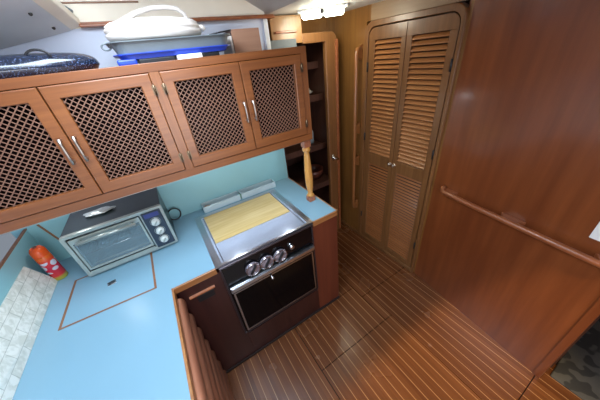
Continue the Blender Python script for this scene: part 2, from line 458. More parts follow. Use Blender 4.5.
# angled mahogany bulkhead on the right
A0 = Vector((1.448, .79, 0)); U = Vector((-.1147, -.9934, 0)).normalized(); Nn = Vector((-.9934, .1147, 0)).normalized()
def W(u, off, z): return A0 + U*u + Nn*off + Vector((0, 0, z))
bm = BM(); prism(bm, [W(0.012, 0, 0), W(.888, 0, 0), W(.888, -.035, 0), W(0.012, -.035, 0)], (0, 0, 1.96)); struct('wall_bulkhead', bm, M['bulk'])
bm = BM(); prism(bm, [W(.888, .006, 0), W(.918, .006, 0), W(.918, -.042, 0), W(.888, -.042, 0)], (0, 0, 1.96), .003)
struct('trim_7', bm, M['bulk'])
# cabin beyond the bulkhead edge
bm = BM(); prism(bm, [W(.0, -.036, 0), W(.87, -.036, 0), W(.87, -.06, 0), W(.0, -.06, 0)], (0, 0, 1.96)); struct('wall_cabin', bm, M['dark'])
bm = BM(); box(bm, 1.5+g, 2.9, -1.7, .3, -.02, -.002); struct('floor_cabin', bm, M['under'])
# mottled grey rug beyond
bm = BM()
for i in range(1):
    box(bm, 1.40, 2.15, -.70, -.150, -.001, .012, .005)
o = obj('rug', bm, M['rug']); tag(o, 'grey mottled rug on the floor beyond the bulkhead edge', 'rug')
bm = BM(); box(bm, 1.46, 2.6, -.14, -.11, 0, 1.9); struct('wall_cabin_end', bm, M['dark'])

# passage bulkhead behind the galley: header, rounded frame, dark locker
PY = 1.62
bm = BM(); box(bm, .82, 1.045, PY, PY+.03, 1.775, 1.925); box(bm, .80, 1.46, 1.87, 1.89, 1.82, 1.931); box(bm, 1.338, 1.46, 1.87, 1.89, 0, 1.82)
struct('wall_passage', bm, M['gold'])
bm = BM(); box(bm, .84, 1.0, PY-.014, PY+.002, 1.832, 1.846, .004); struct('trim_8', bm, M['rail'])
bm = BM()
out = rrect(.98, 1.338, 0, 1.822, .045, y=PY, corners=(1, 1, 0, 0)); inn = rrect(1.02, 1.236, .03, 1.765, .02, y=PY, corners=(1, 1, 0, 0))
bm.free(); bm = BM()
# header + right-hand jamb, rounded outer corner
pts = [V3(1.045, PY, 1.765), V3(1.236, PY, 1.765), V3(1.236, PY, 0), V3(1.340, PY, 0)]
pts += [V3(1.340-.05+.05*math.cos(a), PY, 1.775+.05*math.sin(a)) for a in [math.radians(x) for x in (0, 22, 45, 67, 90)]]
pts += [V3(1.045, PY, 1.825)]
prism(bm, pts, (0, .036, 0), .006)
dj = struct('door_1', bm, M['louvv'])
bm = BM(); box(bm, 1.322, 1.345, PY-.014, PY+.002, .02, 1.775, .005); o = struct('door_edge', bm, M['rail'], dj)
bm = BM()
tube(bm, [(1.272, PY, .875), (1.272, PY-.03, .875)], .008, 10); tube(bm, [(1.245, PY-.028, .892), (1.275, PY-.036, .872), (1.310, PY-.03, .860)], .011, 10)
tube(bm, [(1.27, PY-.004, .85), (1.27, PY-.004, .90)], .012, 10)
struct('door_handle', bm, M['chrome'], dj)
# locker interior
bm = BM()
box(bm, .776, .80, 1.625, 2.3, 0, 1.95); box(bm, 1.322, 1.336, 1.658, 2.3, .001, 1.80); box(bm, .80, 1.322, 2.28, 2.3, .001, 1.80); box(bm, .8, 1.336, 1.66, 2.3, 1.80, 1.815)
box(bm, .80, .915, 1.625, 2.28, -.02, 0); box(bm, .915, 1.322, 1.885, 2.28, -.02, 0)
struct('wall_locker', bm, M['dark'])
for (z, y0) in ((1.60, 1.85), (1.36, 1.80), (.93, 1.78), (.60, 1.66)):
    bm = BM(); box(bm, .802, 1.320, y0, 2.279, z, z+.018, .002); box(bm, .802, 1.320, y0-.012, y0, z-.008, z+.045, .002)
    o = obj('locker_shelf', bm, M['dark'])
    tag(o, {1.60: 'topmost dark wooden shelf inside the open locker', 1.36: 'dark locker shelf with a crumpled white bag on it', .93: 'dark locker shelf level with the door handle', .60: 'lowest dark shelf inside the open locker'}[z], 'shelf', 'locker shelves')
# things in the locker
def blob(c, r, seed, k=.12, n=3):
    bm = BM(); bmesh.ops.create_icosphere(bm, subdivisions=n, radius=1)
    rnd = random.Random(seed); ph = [rnd.uniform(0, 6) for _ in range(6)]
    for v in bm.verts:
        p = v.co; s = 1+k*(math.sin(5*p.x+ph[0])*math.sin(4*p.y+ph[1])+math.sin(7*p.z+ph[2])*.6)
        v.co = Vector((c[0]+p.x*r[0]*s, c[1]+p.y*r[1]*s, c[2]+p.z*r[2]*s))
    for f in bm.faces: f.smooth = True
    return bm
o = obj('plastic_bag', blob((1.22, 1.94, 1.412), (.085, .06, .028), 3, .2), M['pwhite'], origin=(1.22, 1.94, 1.378)); tag(o, 'crumpled white plastic bag on the locker shelf', 'bag')
bm = BM(); lathe(bm, [(0, 0), (.035, 0), (.037, .01), (.037, .10), (.03, .125), (.012, .14), (.012, .155), (0, .155)], (1.24, 1.93, .9485), 24); o = obj('bottle', bm, M['clear'], origin=(1.24, 1.93, .9485)); tag(o, 'pale translucent bottle standing in the dark locker', 'bottle')
bm = BM(); lathe(bm, [(0, 0), (.07, 0), (.10, .05), (.105, .09), (.098, .09), (.092, .05), (.06, .012), (0, .012)], (1.20, 1.86, .6185), 28); o = obj('bowl', bm, M['red'], origin=(1.20, 1.86, .6185)); tag(o, 'reddish brown bowl on the lowest locker shelf', 'bowl')

# ceiling, raised over the galley
bm = BM()
box(bm, .80, 1.4405, .97, 2.4, 1.932, 1.97)
prism(bm, [V3(.80, .97, 1.932), V3(.80, .97, 1.97), V3(.50, .97, 2.12), V3(.50, .97, 2.085)], (0, .73, 0))
# flat raised part with a skylight opening X -.55..0.15, Y -.55..0.35
hx0, hx1, hy0, hy1 = -.50, .22, .20, 1.15
box(bm, -1.7, hx0, -1.9, 1.7, 2.085, 2.12); box(bm, hx1, .50, .97, 1.7, 2.085, 2.12)
box(bm, hx0, hx1, -1.9, hy0, 2.085, 2.12); box(bm, hx0, hx1, hy1, 1.7, 2.085, 2.12)
struct('ceiling', bm, M['ceil'])
bm = BM(); box(bm, .22, 3, -1.9, .968, 2.0, 2.03); struct('ceiling_cabin', bm, M['bulk'])
bm = BM(); box(bm, .22, 1.5, .950, .969, 1.935, 2.10); struct('trim_11', bm, M['gold'])
bm = BM(); box(bm, 1.4405, 3, .97, 2.4, 1.935, 1.97); struct('ceiling_side', bm, M['bulk'])
bm = BM(); box(bm, hx0-.01, hx1+.01, hy0-.01, hy1+.01, 2.15, 2.16); struct('window_1', bm, M['sky'])
bm = BM()
ring_frame(bm, [V3(hx0-.03, hy0-.03, 2.12), V3(hx1+.03, hy0-.03, 2.12), V3(hx1+.03, hy1+.03, 2.12), V3(hx0-.03, hy1+.03, 2.12)],
           [V3(hx0, hy0, 2.12), V3(hx1, hy0, 2.12), V3(hx1, hy1, 2.12), V3(hx0, hy1, 2.12)], (0, 0, .04))
struct('window_frame', bm, M['white'], bpy.data.objects['window_1'])
# cream lining above the galley back wall and its dark upper window edge
bm = BM(); box(bm, -1.6, .78, 1.60, 1.63, 1.905, 2.12); struct('wall_coaming', bm, M['cream'])
bm = BM(); box(bm, -.16, .14, 1.594, 1.602, 1.994, 2.000, .001); struct('window_2', bm, M['inlay'])
# sloping grey liner panel at upper left with snaps
P1 = V3(-1.2, 1.565, 1.70); P2 = V3(-.155, 1.565, 1.900); P3 = V3(-.26, .75, 2.05); P4 = V3(-1.4, .75, 1.92)
bm = BM(); prism(bm, [P1, P2, P3, P4], (-.01, 0, .02)); o = struct('wall_liner', bm, M['liner'])
e = (P3-P2).normalized()
nrm = (P2-P1).cross(P3-P1).normalized(); nrm = nrm if nrm.z < 0 else -nrm
bm = BM()
q0, q1 = P2+V3(-.002, 0, .0), P3+V3(-.002, 0, 0)
prism(bm, [q0, q1, q1+V3(.045, 0, .012), q0+V3(.045, 0, .012)], (0, 0, .03), .004); struct('trim_9', bm, M['cream'])
for k, (y, off) in enumerate(((1.50, .04), (1.36, .045), (1.12, .05))):
    s = (1.565-y)/(1.565-.75); c = P2.lerp(P3, s) + (P1-P2).normalized()*off
    c = c + nrm*.002
    bm = BM(); bmesh.ops.create_uvsphere(bm, u_segments=12, v_segments=8, radius=1)
    for v in bm.verts: v.co = c + v.co*.006
    for f in bm.faces: f.smooth = True
    o = obj('snap_fastener', bm, M['snap'], origin=tuple(c))
    tag(o, ['dark snap on the grey liner, lowest of the three', 'dark snap on the grey liner, middle of the three', 'dark snap on the grey liner at the top left corner'][k], 'snap', 'snaps on the liner')
# window latch hanging from the upper lining
t = thing('window_latch', 'pale metal window latch with a dark grey grip by the liner', 'latch', (-.13, 1.52, 1.98))
bm = BM(); tube(bm, [(-.178, 1.55, 2.02), (-.160, 1.54, 1.985), (-.145, 1.53, 1.972)], .006, 10); obj('arm', bm, M['white'], t)
bm = BM(); tube(bm, [(-.148, 1.53, 1.974), (-.138, 1.53, 1.968), (-.120, 1.52, 1.955)], [.006, .010, .007], 12); obj('grip', bm, M['grey'], t)

# ceiling lamp
t = thing('ceiling_light', 'glowing twin fluorescent ceiling light above the locker passage', 'light', (1.06, 1.39, 1.93))
R0 = Matrix.Translation((1.095, 1.45, 1.93)) @ Matrix.Rotation(math.radians(-40), 4, 'Z')
bm = BM(); box(bm, -.15, .15, -.045, .045, -.010, 0, .004, 2, R0); obj('base', bm, M['white'], t)
for s in (-1, 1):
    bm = BM(); box(bm, s*.067-.061, s*.067+.061, -.040, .040, -.044, -.008, .014, 3, R0)
    for f in bm.faces: f.smooth = True
    obj('diffuser', bm, M['lamp'], t)
bm = BM(); box(bm, -.012, .012, -.05, -.035, -.030, -.008, .003, 2, R0); obj('switch', bm, M['blackm'], t)

# ================================================================== GALLEY
# worktop: L-shaped slab, with cut for the stove
bm = BM()
def cbox(x0, x1, y0, y1): box(bm, x0, x1, y0, y1, CZ-.03, CZ)
cbox(-.744, -.205, -.6, .962); cbox(-.744, .0, .962, 1.584); cbox(.0, .585, 1.482, 1.584); cbox(.585, .768, .962, 1.584)
t = thing('countertop', 'pale blue laminate galley worktop with teak edging', 'countertop', (0, 1.2, CZ-.03))
obj('worktop', bm, M['counter'], t)
bm = BM()
box(bm, -.206, -.196, -.6, .965, CZ-.034, CZ+.001, .002); box(bm, -.206, .0, .953, .963, CZ-.034, CZ+.001, .002)
box(bm, .585, .776, .953, .963, CZ-.034, CZ+.001, .002); box(bm, .767, .776, .953, 1.584, CZ-.034, CZ+.001, .002)
obj('edging', bm, M['edge'], t)

# lid in the worktop
t = thing('worktop_hatch', 'blue worktop hatch lid outlined in brown inlay in front of the toaster oven', 'hatch', (-.445, 1.17, CZ))
bm = BM()
qa, qb, qc, qd = V3(-.6218, 1.334, CZ), V3(-.633, 1.029, CZ), V3(-.262, 1.012, CZ), V3(-.267, 1.334, CZ)
prism(bm, [p + V3(0, 0, .0002) for p in (qa, qb, qc, qd)], (0, 0, .0008)); obj('lid', bm, M['counter'], t)
bm = BM()
cx = (qa+qb+qc+qd)/4
inn_ = [p + (cx-p).normalized()*.013 + V3(0, 0, .0003) for p in (qa, qb, qc, qd)]
ring_frame(bm, [p+V3(0, 0, .0003) for p in (qa, qb, qc, qd)], inn_, (0, 0, .0012)); obj('inlay_border', bm, M['inlay'], t)
bm = BM()
Rl = Matrix.Translation((-.452, 1.19, CZ+.001)) @ Matrix.Rotation(math.radians(8), 4, 'Z')
box(bm, -.018, .018, -.014, .014, 0, .002, .0008, 2, Rl)
rp = obj('pull_plate', bm, M['chrome'], t)
bm = BM(); tube(bm, [Rl @ V3(.011*math.cos(a), .008*math.sin(a), .0035) for a in [i*PI/8 for i in range(16)]], .0017, 8, closed=True); obj('pull_ring', bm, M['blackm'], rp)

# base cabinets
t = thing('galley_cabinet', 'dark mahogany base cabinet that houses the stove', 'cabinet', (.3, 1.25, 0))
bm = BM()
box(bm, -.20, .012, .957, .975, .0, CZ-.034); obj('side_front', bm, M['maroon'], t)
bm = BM(); box(bm, .578, .768, .957, .975, 0, CZ-.034, .001); box(bm, .752, .770, .975, 1.58, 0, CZ-.034, .001); obj('end_panel', bm, M['endp'], t)
bm = BM(); box(bm, .012, .578, .957, .975, 0, .268); box(bm, .0, .015, .975, 1.5, .0, CZ-.034); box(bm, .575, .59, .975, 1.5, .0, CZ-.034); obj('lower_front', bm, M['maroon'], t)
bm = BM(); box(bm, .028, .566, .951, .958, .085, .255, .002); obj('lower_panel', bm, M['maroon'], t)
bm = BM(); box(bm, -.178, .768, .948, .957, 0, .02, .002); obj('toe_moulding', bm, M['under'], t)
# finger pull with dark slot
bm = BM(); prism(bm, [V3(-.158, .957, .752), V3(-.158, .944, .760), V3(-.158, .945, .766), V3(-.158, .957, .768)], (.124, 0, 0)); obj('finger_ledge', bm, M['rail'], t)
bm = BM(); box(bm, -.130, -.045, .9555, .9600, .700, .745, .002); obj('finger_slot', bm, M['blackm'], t)

t = thing('drawer_cabinet', 'cabinet under the left worktop faced with rounded horizontal teak battens', 'cabinet', (-.4, .4, 0))
bm = BM(); box(bm, -.74, -.215, -.6, .955, 0, CZ-.035); obj('carcass', bm, M['maroon'], t)
zz = .800
for zc in (.785, .668, .550, .432, .314, .196, .078):
    bm = BM(); pts = []
    for k in range(11):
        a = -PI/2 + PI*k/10
        pts.append(V3(-.196+.022*math.cos(a), .925, zc+.038*math.sin(a)))
    pts.append(V3(-.2155, .925, zc+.038)); pts.append(V3(-.2155, .925, zc-.038))
    prism(bm, pts, (0, -1.5, 0))
    for f in bm.faces: f.smooth = len(f.verts) == 4
    obj('batten', bm, M['batten'], t)
bm = BM(); box(bm, -.215, -.204, .930, .955, 0.03, CZ-.036, .002); obj('corner_post', bm, M['maroon'], t)

# ------------------------------------------------------------------ stove
sx0, sx1, sy0, sy1 = .012, .575, .950, 1.475
t = thing('stove', 'built-in black galley stove with oven, clear knobs and steel top', 'stove', ((sx0+sx1)/2, 1.2, .268))
bm = BM(); box(bm, sx0+.006, sx1-.006, .965, sy1-.01, .275, CZ-.02); obj('body', bm, M['blackm'], t)
bm = BM()
ring_frame(bm, [V3(sx0-.012, .955, CZ-.004), V3(sx1+.012, .955, CZ-.004), V3(sx1+.012, sy1+.008, CZ-.004), V3(sx0-.012, sy1+.008, CZ-.004)],
           [V3(sx0+.022, .968, CZ-.004), V3(sx1-.022, .968, CZ-.004), V3(sx1-.022, sy1-.02, CZ-.004), V3(sx0+.022, sy1-.02, CZ-.004)], (0, 0, .010), .002)
obj('rim', bm, M['steel'], t)
bm = BM(); box(bm, sx0+.021, sx1-.021, .969, sy1-.021, CZ-.012, CZ+.001); obj('cover_plate', bm, M['steelflat'], t)
bm = BM(); box(bm, sx0+.034, sx0+.038, .975, sy1-.03, CZ+.001, CZ+.003, .001); obj('guide_rail', bm, M['gun'], t)
bm = BM(); box(bm, sx1-.038, sx1-.034, .975, sy1-.03, CZ+.001, CZ+.003, .001)
obj('guide_rail', bm, M['gun'], t)
# control panel, slightly sloped
bm = BM(); prism(bm, [V3(sx0+.008, .945, .718), V3(sx0+.008, .955, .848), V3(sx0+.008, .975, .848), V3(sx0+.008, .975, .718)], (sx1-sx0-.018, 0, 0)); cp = obj('control_panel', bm, M['black'], t)
bm = BM(); box(bm, sx0, sx1, .944, .975, .846, .857, .002); box(bm, sx0, sx0+.010, .944, .975, .285, .846, .002); box(bm, sx1-.010, sx1, .944, .975, .285, .846, .002); box(bm, sx0, sx1, .944, .975, .272, .285, .003)
obj('front_frame', bm, M['gun'], t)
for (kx, kz, kr) in ((.170, .762, .041), (.253, .760, .041), (.337, .758, .041)):
    bm = BM()
    lathe(bm, [(0, -.018), (kr*.85, -.018), (kr, -.014), (kr, -.004), (kr*.8, -.001), (.016, 0), (.012, .004)], (kx, .948, kz), 32, 'Y')
    k = obj('knob', bm, M['knobglass'], t)
    bm = BM(); tube(bm, [(kx+kr*.93*math.cos(a), .948-.019, kz+kr*.93*math.sin(a)) for a in [i*PI/16 for i in range(32)]], .0025, 8, closed=True); obj('knob_ring', bm, M['chrome'], k)
    bm = BM(); box(bm, -.006, .006, -.014, 0, -kr*.72, kr*.72, .003, 2, Matrix.Translation((kx, .934, kz)) @ Matrix.Rotation(math.radians(35), 4, 'Y')); obj('knob_grip', bm, M['blackm'], k)
bm = BM(); lathe(bm, [(0, -.022), (.013, -.022), (.016, -.018), (.016, -.006), (.019, 0)], (.417, .950, .775), 24, 'Y'); obj('small_knob', bm, M['chrome'], t)
# oven door
bm = BM(); box(bm, sx0+.012, sx1-.012, .940, .962, .292, .668, .003); dr = obj('oven_door', bm, M['black'], t)
bm = BM(); box(bm, sx0+.030, sx1-.030, .9375, .9405, .315, .650, .001); obj('oven_window', bm, M['oglass'], dr)
bm = BM(); ring_frame(bm, [V3(sx0+.022, .9372, .303), V3(sx1-.022, .9372, .303), V3(sx1-.022, .9372, .655), V3(sx0+.022, .9372, .655)],
                      [V3(sx0+.031, .9372, .312), V3(sx1-.031, .9372, .312), V3(sx1-.031, .9372, .648), V3(sx0+.031, .9372, .648)], (0, .003, 0)); obj('window_trim', bm, M['steel'], dr)
bm = BM(); box(bm, sx0+.016, sx1-.016, .915, .929, .688, .712, .005, 3); box(bm, sx0+.014, sx1-.014, .928, .960, .690, .710, .003); box(bm, sx0+.014, sx1-.014, .930, .945, .668, .680, .003); obj('oven_handle', bm, M['steel'], dr)
bm = BM(); tube(bm, [(.256, .94, .655), (.256, .915, .652)], .006, 12); lathe(bm, [(0, -.008), (.008, -.007), (.010, 0), (.006, .006), (0, .007)], (.256, .912, .651), 16, 'Y'); obj('door_latch', bm, M['chrome'], dr)

# bamboo board on the stove cover
bm = BM(); z0 = CZ+.0012
prism(bm, [V3(.054, 1.453, z0), V3(.052, 1.142, z0), V3(.533, 1.142, z0), V3(.533, 1.453, z0)], (0, 0, .004), .001)
o = obj('cutting_board', bm, M['bamboo'], origin=(.29, 1.3, z0)); tag(o, 'pale bamboo cutting board covering the back of the stove', 'cutting board')

# slim divided tray behind the stove
t = thing('storage_tray', 'slim pale plastic divided tray behind the stove', 'tray', (.34, 1.54, CZ))
bm = BM()
def tray(bm, x0, x1, y0, y1, z0, h, w=.004, fl=.003):
    box(bm, x0, x1, y0, y1, z0, z0+fl)
    box(bm, x0, x1, y0, y0+w, z0+fl, z0+h, .001, 1); box(bm, x0, x1, y1-w, y1, z0+fl, z0+h, .001, 1)
    box(bm, x0, x0+w, y0+w, y1-w, z0+fl, z0+h, .001, 1); box(bm, x1-w, x1, y0+w, y1-w, z0+fl, z0+h, .001, 1)
tray(bm, .075, .335, 1.508, 1.580, CZ, .044); obj('tray_section', bm, M['tray'], t)
bm = BM(); tray(bm, .345, .620, 1.508, 1.580, CZ, .044); obj('tray_section', bm, M['tray'], t)
bm = BM(); box(bm, .334, .346, 1.508, 1.530, CZ+.008, CZ+.046, .002); obj('clip', bm, plain('green_clip', (96, 140, 128), .4), t)
o = obj('tray_pebbles', blob((.108, 1.545, CZ+.018), (.022, .020, .012), 5, .25), plain('beige_pebbles', (190, 160, 140), .7), origin=(.108, 1.545, CZ+.004)); tag(o, 'small beige scrap in the end of the pale tray', 'pebbles')  # pebbles, drawn as one beige lump

# ------------------------------------------------------------------ toaster oven
T0 = (-.338, 1.42, CZ)
t = thing('toaster_oven', 'silver-fronted toaster oven with dark top on the blue worktop', 'toaster oven', T0)
tx0, tx1, ty0, ty1, tz0, tz1 = -.548, -.126, 1.290, 1.560, .872, 1.122
bm = BM()
box(bm, tx0, tx1, ty0+.02, ty0+.03, tz0+.0, tz0+.02)  # front lower lip
box(bm, tx0, tx1, ty1-.006, ty1, tz0, tz1, .002); box(bm, tx0, tx1, ty0+.02, ty1, tz1-.006, tz1, .003)
box(bm, tx0, tx1, ty0+.02, ty1, tz0, tz0+.006, .002); box(bm, tx0, tx0+.006, ty0+.02, ty1, tz0, tz1, .002); box(bm, tx1-.006, tx1, ty0+.02, ty1, tz0, tz1, .002)
obj('shell', bm, M['tbody'], t)
bm = BM()
ring_frame(bm, rrect(tx0-.003, tx1+.003, tz0-.001, tz1+.002, .012, y=ty0+.005), rrect(tx0+.014, -.232, tz0+.020, tz1-.016, .006, y=ty0+.005), (0, .018, 0), .003)
obj('front_frame', bm, M['tsilver'], t)
bm = BM(); box(bm, -.225, -.136, ty0-.002, ty0+.008, tz0+.014, tz1-.012, .004); pl = obj('control_plate', bm, M['tpanel'], t)
bm = BM(); box(bm, -.215, -.148, ty0-.0035, ty0-.001, 1.078, 1.102, .001); obj('display', bm, M['display'], pl)
for kz in (1.046, .988, .932):
    bm = BM(); lathe(bm, [(0, -.020), (.015, -.020), (.018, -.016), (.020, 0)], (-.178, ty0-.002, kz), 24, 'Y'); k = obj('knob', bm, M['knobw'], pl)
    bm = BM(); box(bm, -.0035, .0035, -.006, 0, -.014, .014, .001, 1, Matrix.Translation((-.178, ty0-.021, kz)) @ Matrix.Rotation(.7, 4, 'Y')); obj('knob_grip', bm, M['tsilver'], k)
    bm = BM(); tube(bm, [(-.178+.0245*math.cos(a), ty0-.002, kz+.0245*math.sin(a)) for a in [i*PI/12 for i in range(24)]], .0012, 6, closed=True); obj('knob_dial', bm, M['tsilver'], pl)
bm = BM(); ring_frame(bm, [V3(-.528, ty0+.001, .910), V3(-.236, ty0+.001, .910), V3(-.236, ty0+.001, 1.100), V3(-.528, ty0+.001, 1.100)],
                      [V3(-.518, ty0+.001, .920), V3(-.246, ty0+.001, .920), V3(-.246, ty0+.001, 1.074), V3(-.518, ty0+.001, 1.074)], (0, .008, 0), .002); od = obj('oven_door', bm, M['tsilver'], t)
bm = BM(); box(bm, -.519, -.245, ty0+.003, ty0+.006, .919, 1.075); obj('door_glass', bm, M['tglass'], od)
bm = BM(); tube(bm, [(-.50, ty0-.020, 1.082), (-.258, ty0-.020, 1.082)], .008, 14); tube(bm, [(-.485, ty0+.002, 1.082), (-.485, ty0-.020, 1.082)], .005, 8); tube(bm, [(-.272, ty0+.002, 1.082), (-.272, ty0-.020, 1.082)], .005, 8); obj('door_handle', bm, M['tsilver'], od)
bm = BM()
box(bm, -.520, -.238, ty1-.02, ty1-.012, .89, 1.10); box(bm, -.526, -.520, ty0+.03, ty1-.012, .89, 1.10); box(bm, -.238, -.232, ty0+.03, ty1-.012, .89, 1.10); box(bm, -.52, -.238, ty0+.03, ty1-.012, .885, .890)
obj('oven_liner', bm, M['tin'], t)
bm = BM()
for rz in (.985,):
    tube(bm, [(-.518, ty0+.035, rz), (-.240, ty0+.035, rz)], .0025, 8); tube(bm, [(-.518, ty1-.03, rz), (-.240, ty1-.03, rz)], .0025, 8)
    for i in range(15):
        x = -.510+i*.0187; tube(bm, [(x, ty0+.035, rz), (x, ty1-.03, rz)], .0016, 6)
obj('wire_rack', bm, M['chrome'], t)
for hz in (.905, 1.03):
    bm = BM(); tube(bm, [(-.518, ty0+.06, hz+.0), (-.240, ty0+.06, hz)], .004, 8); obj('heating_element', bm, M['tsilver'], t)
bm = BM(); box(bm, -.53, -.238, ty0+.002, ty0+.0065, .878, .902, .001); obj('crumb_tray_front', bm, M['tsilver'], t)
for fx, fy in ((-.52, 1.352), (-.155, 1.352), (-.52, 1.535), (-.155, 1.535)):
    bm = BM(); lathe(bm, [(0, 0), (.012, 0), (.014, .011), (0, .011)], (fx, fy, CZ+.0005), 16); obj('foot', bm, M['blackm'], t)
o = obj('foil_scrap', blob((-.405, 1.445, 1.131), (.062, .030, .010), 9, .22), M['foil'], origin=(-.405, 1.445, 1.122)); tag(o, 'crumpled pale foil piece on top of the toaster oven', 'foil')
# coiled cord
bm = BM()
pts = [(-.128, 1.552, .90)]
for i in range(22):
    a = math.radians(160-i*16); pts.append((-.098+.036*math.cos(a), 1.566-.0012*i, .912+.038*math.sin(a)))
tube(bm, pts[1:], .0045, 8)
for i in range(0): pass
o = obj('power_cord', bm, M['blackm'], origin=(-.075, 1.556, .92)); tag(o, 'black power cord loop beside the toaster oven', 'cord')

# marble pattern tile sheet on the left wall
bm = BM(); L4 = [V3(-.742, 1.36, 1.020), V3(-.742, -.3, 1.03), V3(-.730, -.3, CZ+.0006), V3(-.704, 1.40, CZ+.0006)]
bmesh_pts = L4
va = [bm.verts.new(p) for p in L4]; vb = [bm.verts.new(p+V3(.004, 0, .001)) for p in L4]
bm.faces.new(va); bm.faces.new(vb[::-1])
for k in range(4): bm.faces.new((va[k], va[(k+1) % 4], vb[(k+1) % 4], vb[k]))
bmesh.ops.recalc_face_normals(bm, faces=bm.faces)
o = obj('tile_sheet', bm, M['marble']); tag(o, 'white and grey marble pattern tile strip low on the left wall', 'tile strip')

# spray can
t = thing('spray_can', 'orange capped aerosol can with red and white label', 'spray can', (-.690, 1.417, CZ))
Rc = Matrix.Translation((-.690, 1.417, CZ))
bm = BM(); lathe(bm, [(0, .001), (.027, .001), (.030, .004), (.030, .150), (.028, .156), (.0, .156)], (-.69, 1.417, CZ), 32); obj('body', bm, M['can'], t)
bm = BM(); lathe(bm, [(.0295, .156), (.0295, .178), (.028, .190), (.022, .202), (.012, .207), (.011, .199), (0, .199)], (-.69, 1.417, CZ), 32); obj('cap', bm, M['orange'], t)
bm = BM(); lathe(bm, [(.0, .199), (.007, .199), (.007, .209), (0, .210)], (-.69, 1.417, CZ), 16); obj('nozzle', bm, M['red'], t)

# ------------------------------------------------------------------ upper cabinet
FY = 1.130
t = thing('wall_cabinet', 'long teak wall cabinet with four lattice doors over the worktop', 'cabinet', (0, 1.35, 1.287))
cz0, cz1 = 1.287, 1.744
bm = BM()
box(bm, -.742, .742, 1.142, 1.568, cz0+.004, cz0+.016); box(bm, -.742, .742, 1.142, 1.568, cz1-.016, cz1-.004)
box(bm, .728, .742, 1.142, 1.568, cz0, cz1-.004); box(bm, -.742, -.728, 1.142, 1.568, cz0, cz1-.004); box(bm, -.742, .742, 1.556, 1.568, cz0, cz1-.004)
obj('carcass', bm, M['cab'], t)
bm = BM()
box(bm, -.742, .744, FY, FY+.02, 1.7145, cz1, .0015); box(bm, -.742, .744, FY, FY+.02, cz0, 1.3235, .002)
obj('face_rail', bm, M['cab'], t)
bm = BM()
bm.free()
for a, b in ((-.742, -.602), (.0485, .0815), (.7095, .744)):
    bm = BM(); box(bm, a, b, FY+.0003, FY+.0203, 1.3235, 1.7145); obj('face_stile', bm, M['cabv'], t)
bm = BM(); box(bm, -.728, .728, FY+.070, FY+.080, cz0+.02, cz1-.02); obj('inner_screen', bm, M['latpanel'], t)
bm = BM(); box(bm, -.742, .742, 1.132, 1.140, cz0-.0025, cz0+.001, .001); obj('lower_bead', bm, M['pewter'], t)

def lattice_mesh(x0, x1, z0, z1, y):
    bm = BM(); p = .0205; w = .00145; k = 0
    cx0, cz_ = x0, z0
    for s in (1, -1):
        c = -3.0
        vals = []
        lo = min(z0-s*x0, z0-s*x1, z1-s*x0, z1-s*x1); hi = max(z0-s*x0, z0-s*x1, z1-s*x0, z1-s*x1)
        n0 = math.ceil(lo/p); n1 = math.floor(hi/p)
        for n in range(n0, n1+1):
            c = n*p                      # line z = s*x + c
            pts = []
            for x in (x0, x1):
                z = s*x+c
                if z0-1e-9 <= z <= z1+1e-9: pts.append((x, z))
            for z in (z0, z1):
                x = (z-c)/s
                if x0 < x < x1: pts.append((x, z))
            if len(pts) < 2: continue
            pts = sorted(pts)[:2] if len(pts) == 2 else [min(pts), max(pts)]
            (ax, az), (bx, bz) = pts
            L = math.hypot(bx-ax, bz-az)
            if L < .012: continue
            ang = math.atan2(bz-az, bx-ax)
            mt = Matrix.Translation(((ax+bx)/2, y+(0 if s == 1 else .0018), (az+bz)/2)) @ Matrix.Rotation(-ang, 4, 'Y')
            box(bm, -L/2, L/2, -.0010, .0010, -w, w, 0, 1, mt)
    return bm
def lattice_door(x0, x1, hx, hinge_x, label_part):
    bm = BM(); z0, z1 = 1.3255, 1.7125; y0 = FY-.004; ix0, ix1 = x0+.040, x1-.040
    iz0, iz1 = 1.3685, 1.6725
    o4 = [V3(x0, y0, z0), V3(x1, y0, z0), V3(x1, y0, z1), V3(x0, y0, z1)]
    i4 = [V3(ix0, y0, iz0), V3(ix1, y0, iz0), V3(ix1, y0, iz1), V3(ix0, y0, iz1)]
    ring_frame(bm, o4, i4, (0, .020, 0), .0035)
    d = obj('door', bm, M['cab'], t)
    obj('lattice', lattice_mesh(ix0-.002, ix1+.002, iz0-.002, iz1+.002, y0+.009), M['lattice'], d)
    bm = BM(); zc = 1.512
    tube(bm, [(hx, y0+.001, zc+.038), (hx, y0-.018, zc+.038)], .0045, 10); tube(bm, [(hx, y0+.001, zc-.038), (hx, y0-.018, zc-.038)], .0045, 10)
    tube(bm, [(hx, y0-.020, zc+.045), (hx, y0-.023, zc+.02), (hx, y0-.023, zc-.02), (hx, y0-.020, zc-.045)], [.0055, .0042, .0042, .0055], 10)
    obj('handle', bm, M['pewter'], d)
    for hz in (1.655, 1.385):
        bm = BM(); tube(bm, [(hinge_x, y0-.003, hz-.020), (hinge_x, y0-.003, hz+.020)], .0035, 8); box(bm, hinge_x-.008, hinge_x+.008, y0-.0012, y0+.001, hz-.016, hz+.016)
        obj('hinge', bm, M['brass'], d)
lattice_door(-.600, -.2715, -.292, -.598, '')
lattice_door(-.2685, .0470, -.252, .0475, '')
lattice_door(.0830, .3950, .376, .0825, '')
lattice_door(.3975, .7080, .419, .7085, '')

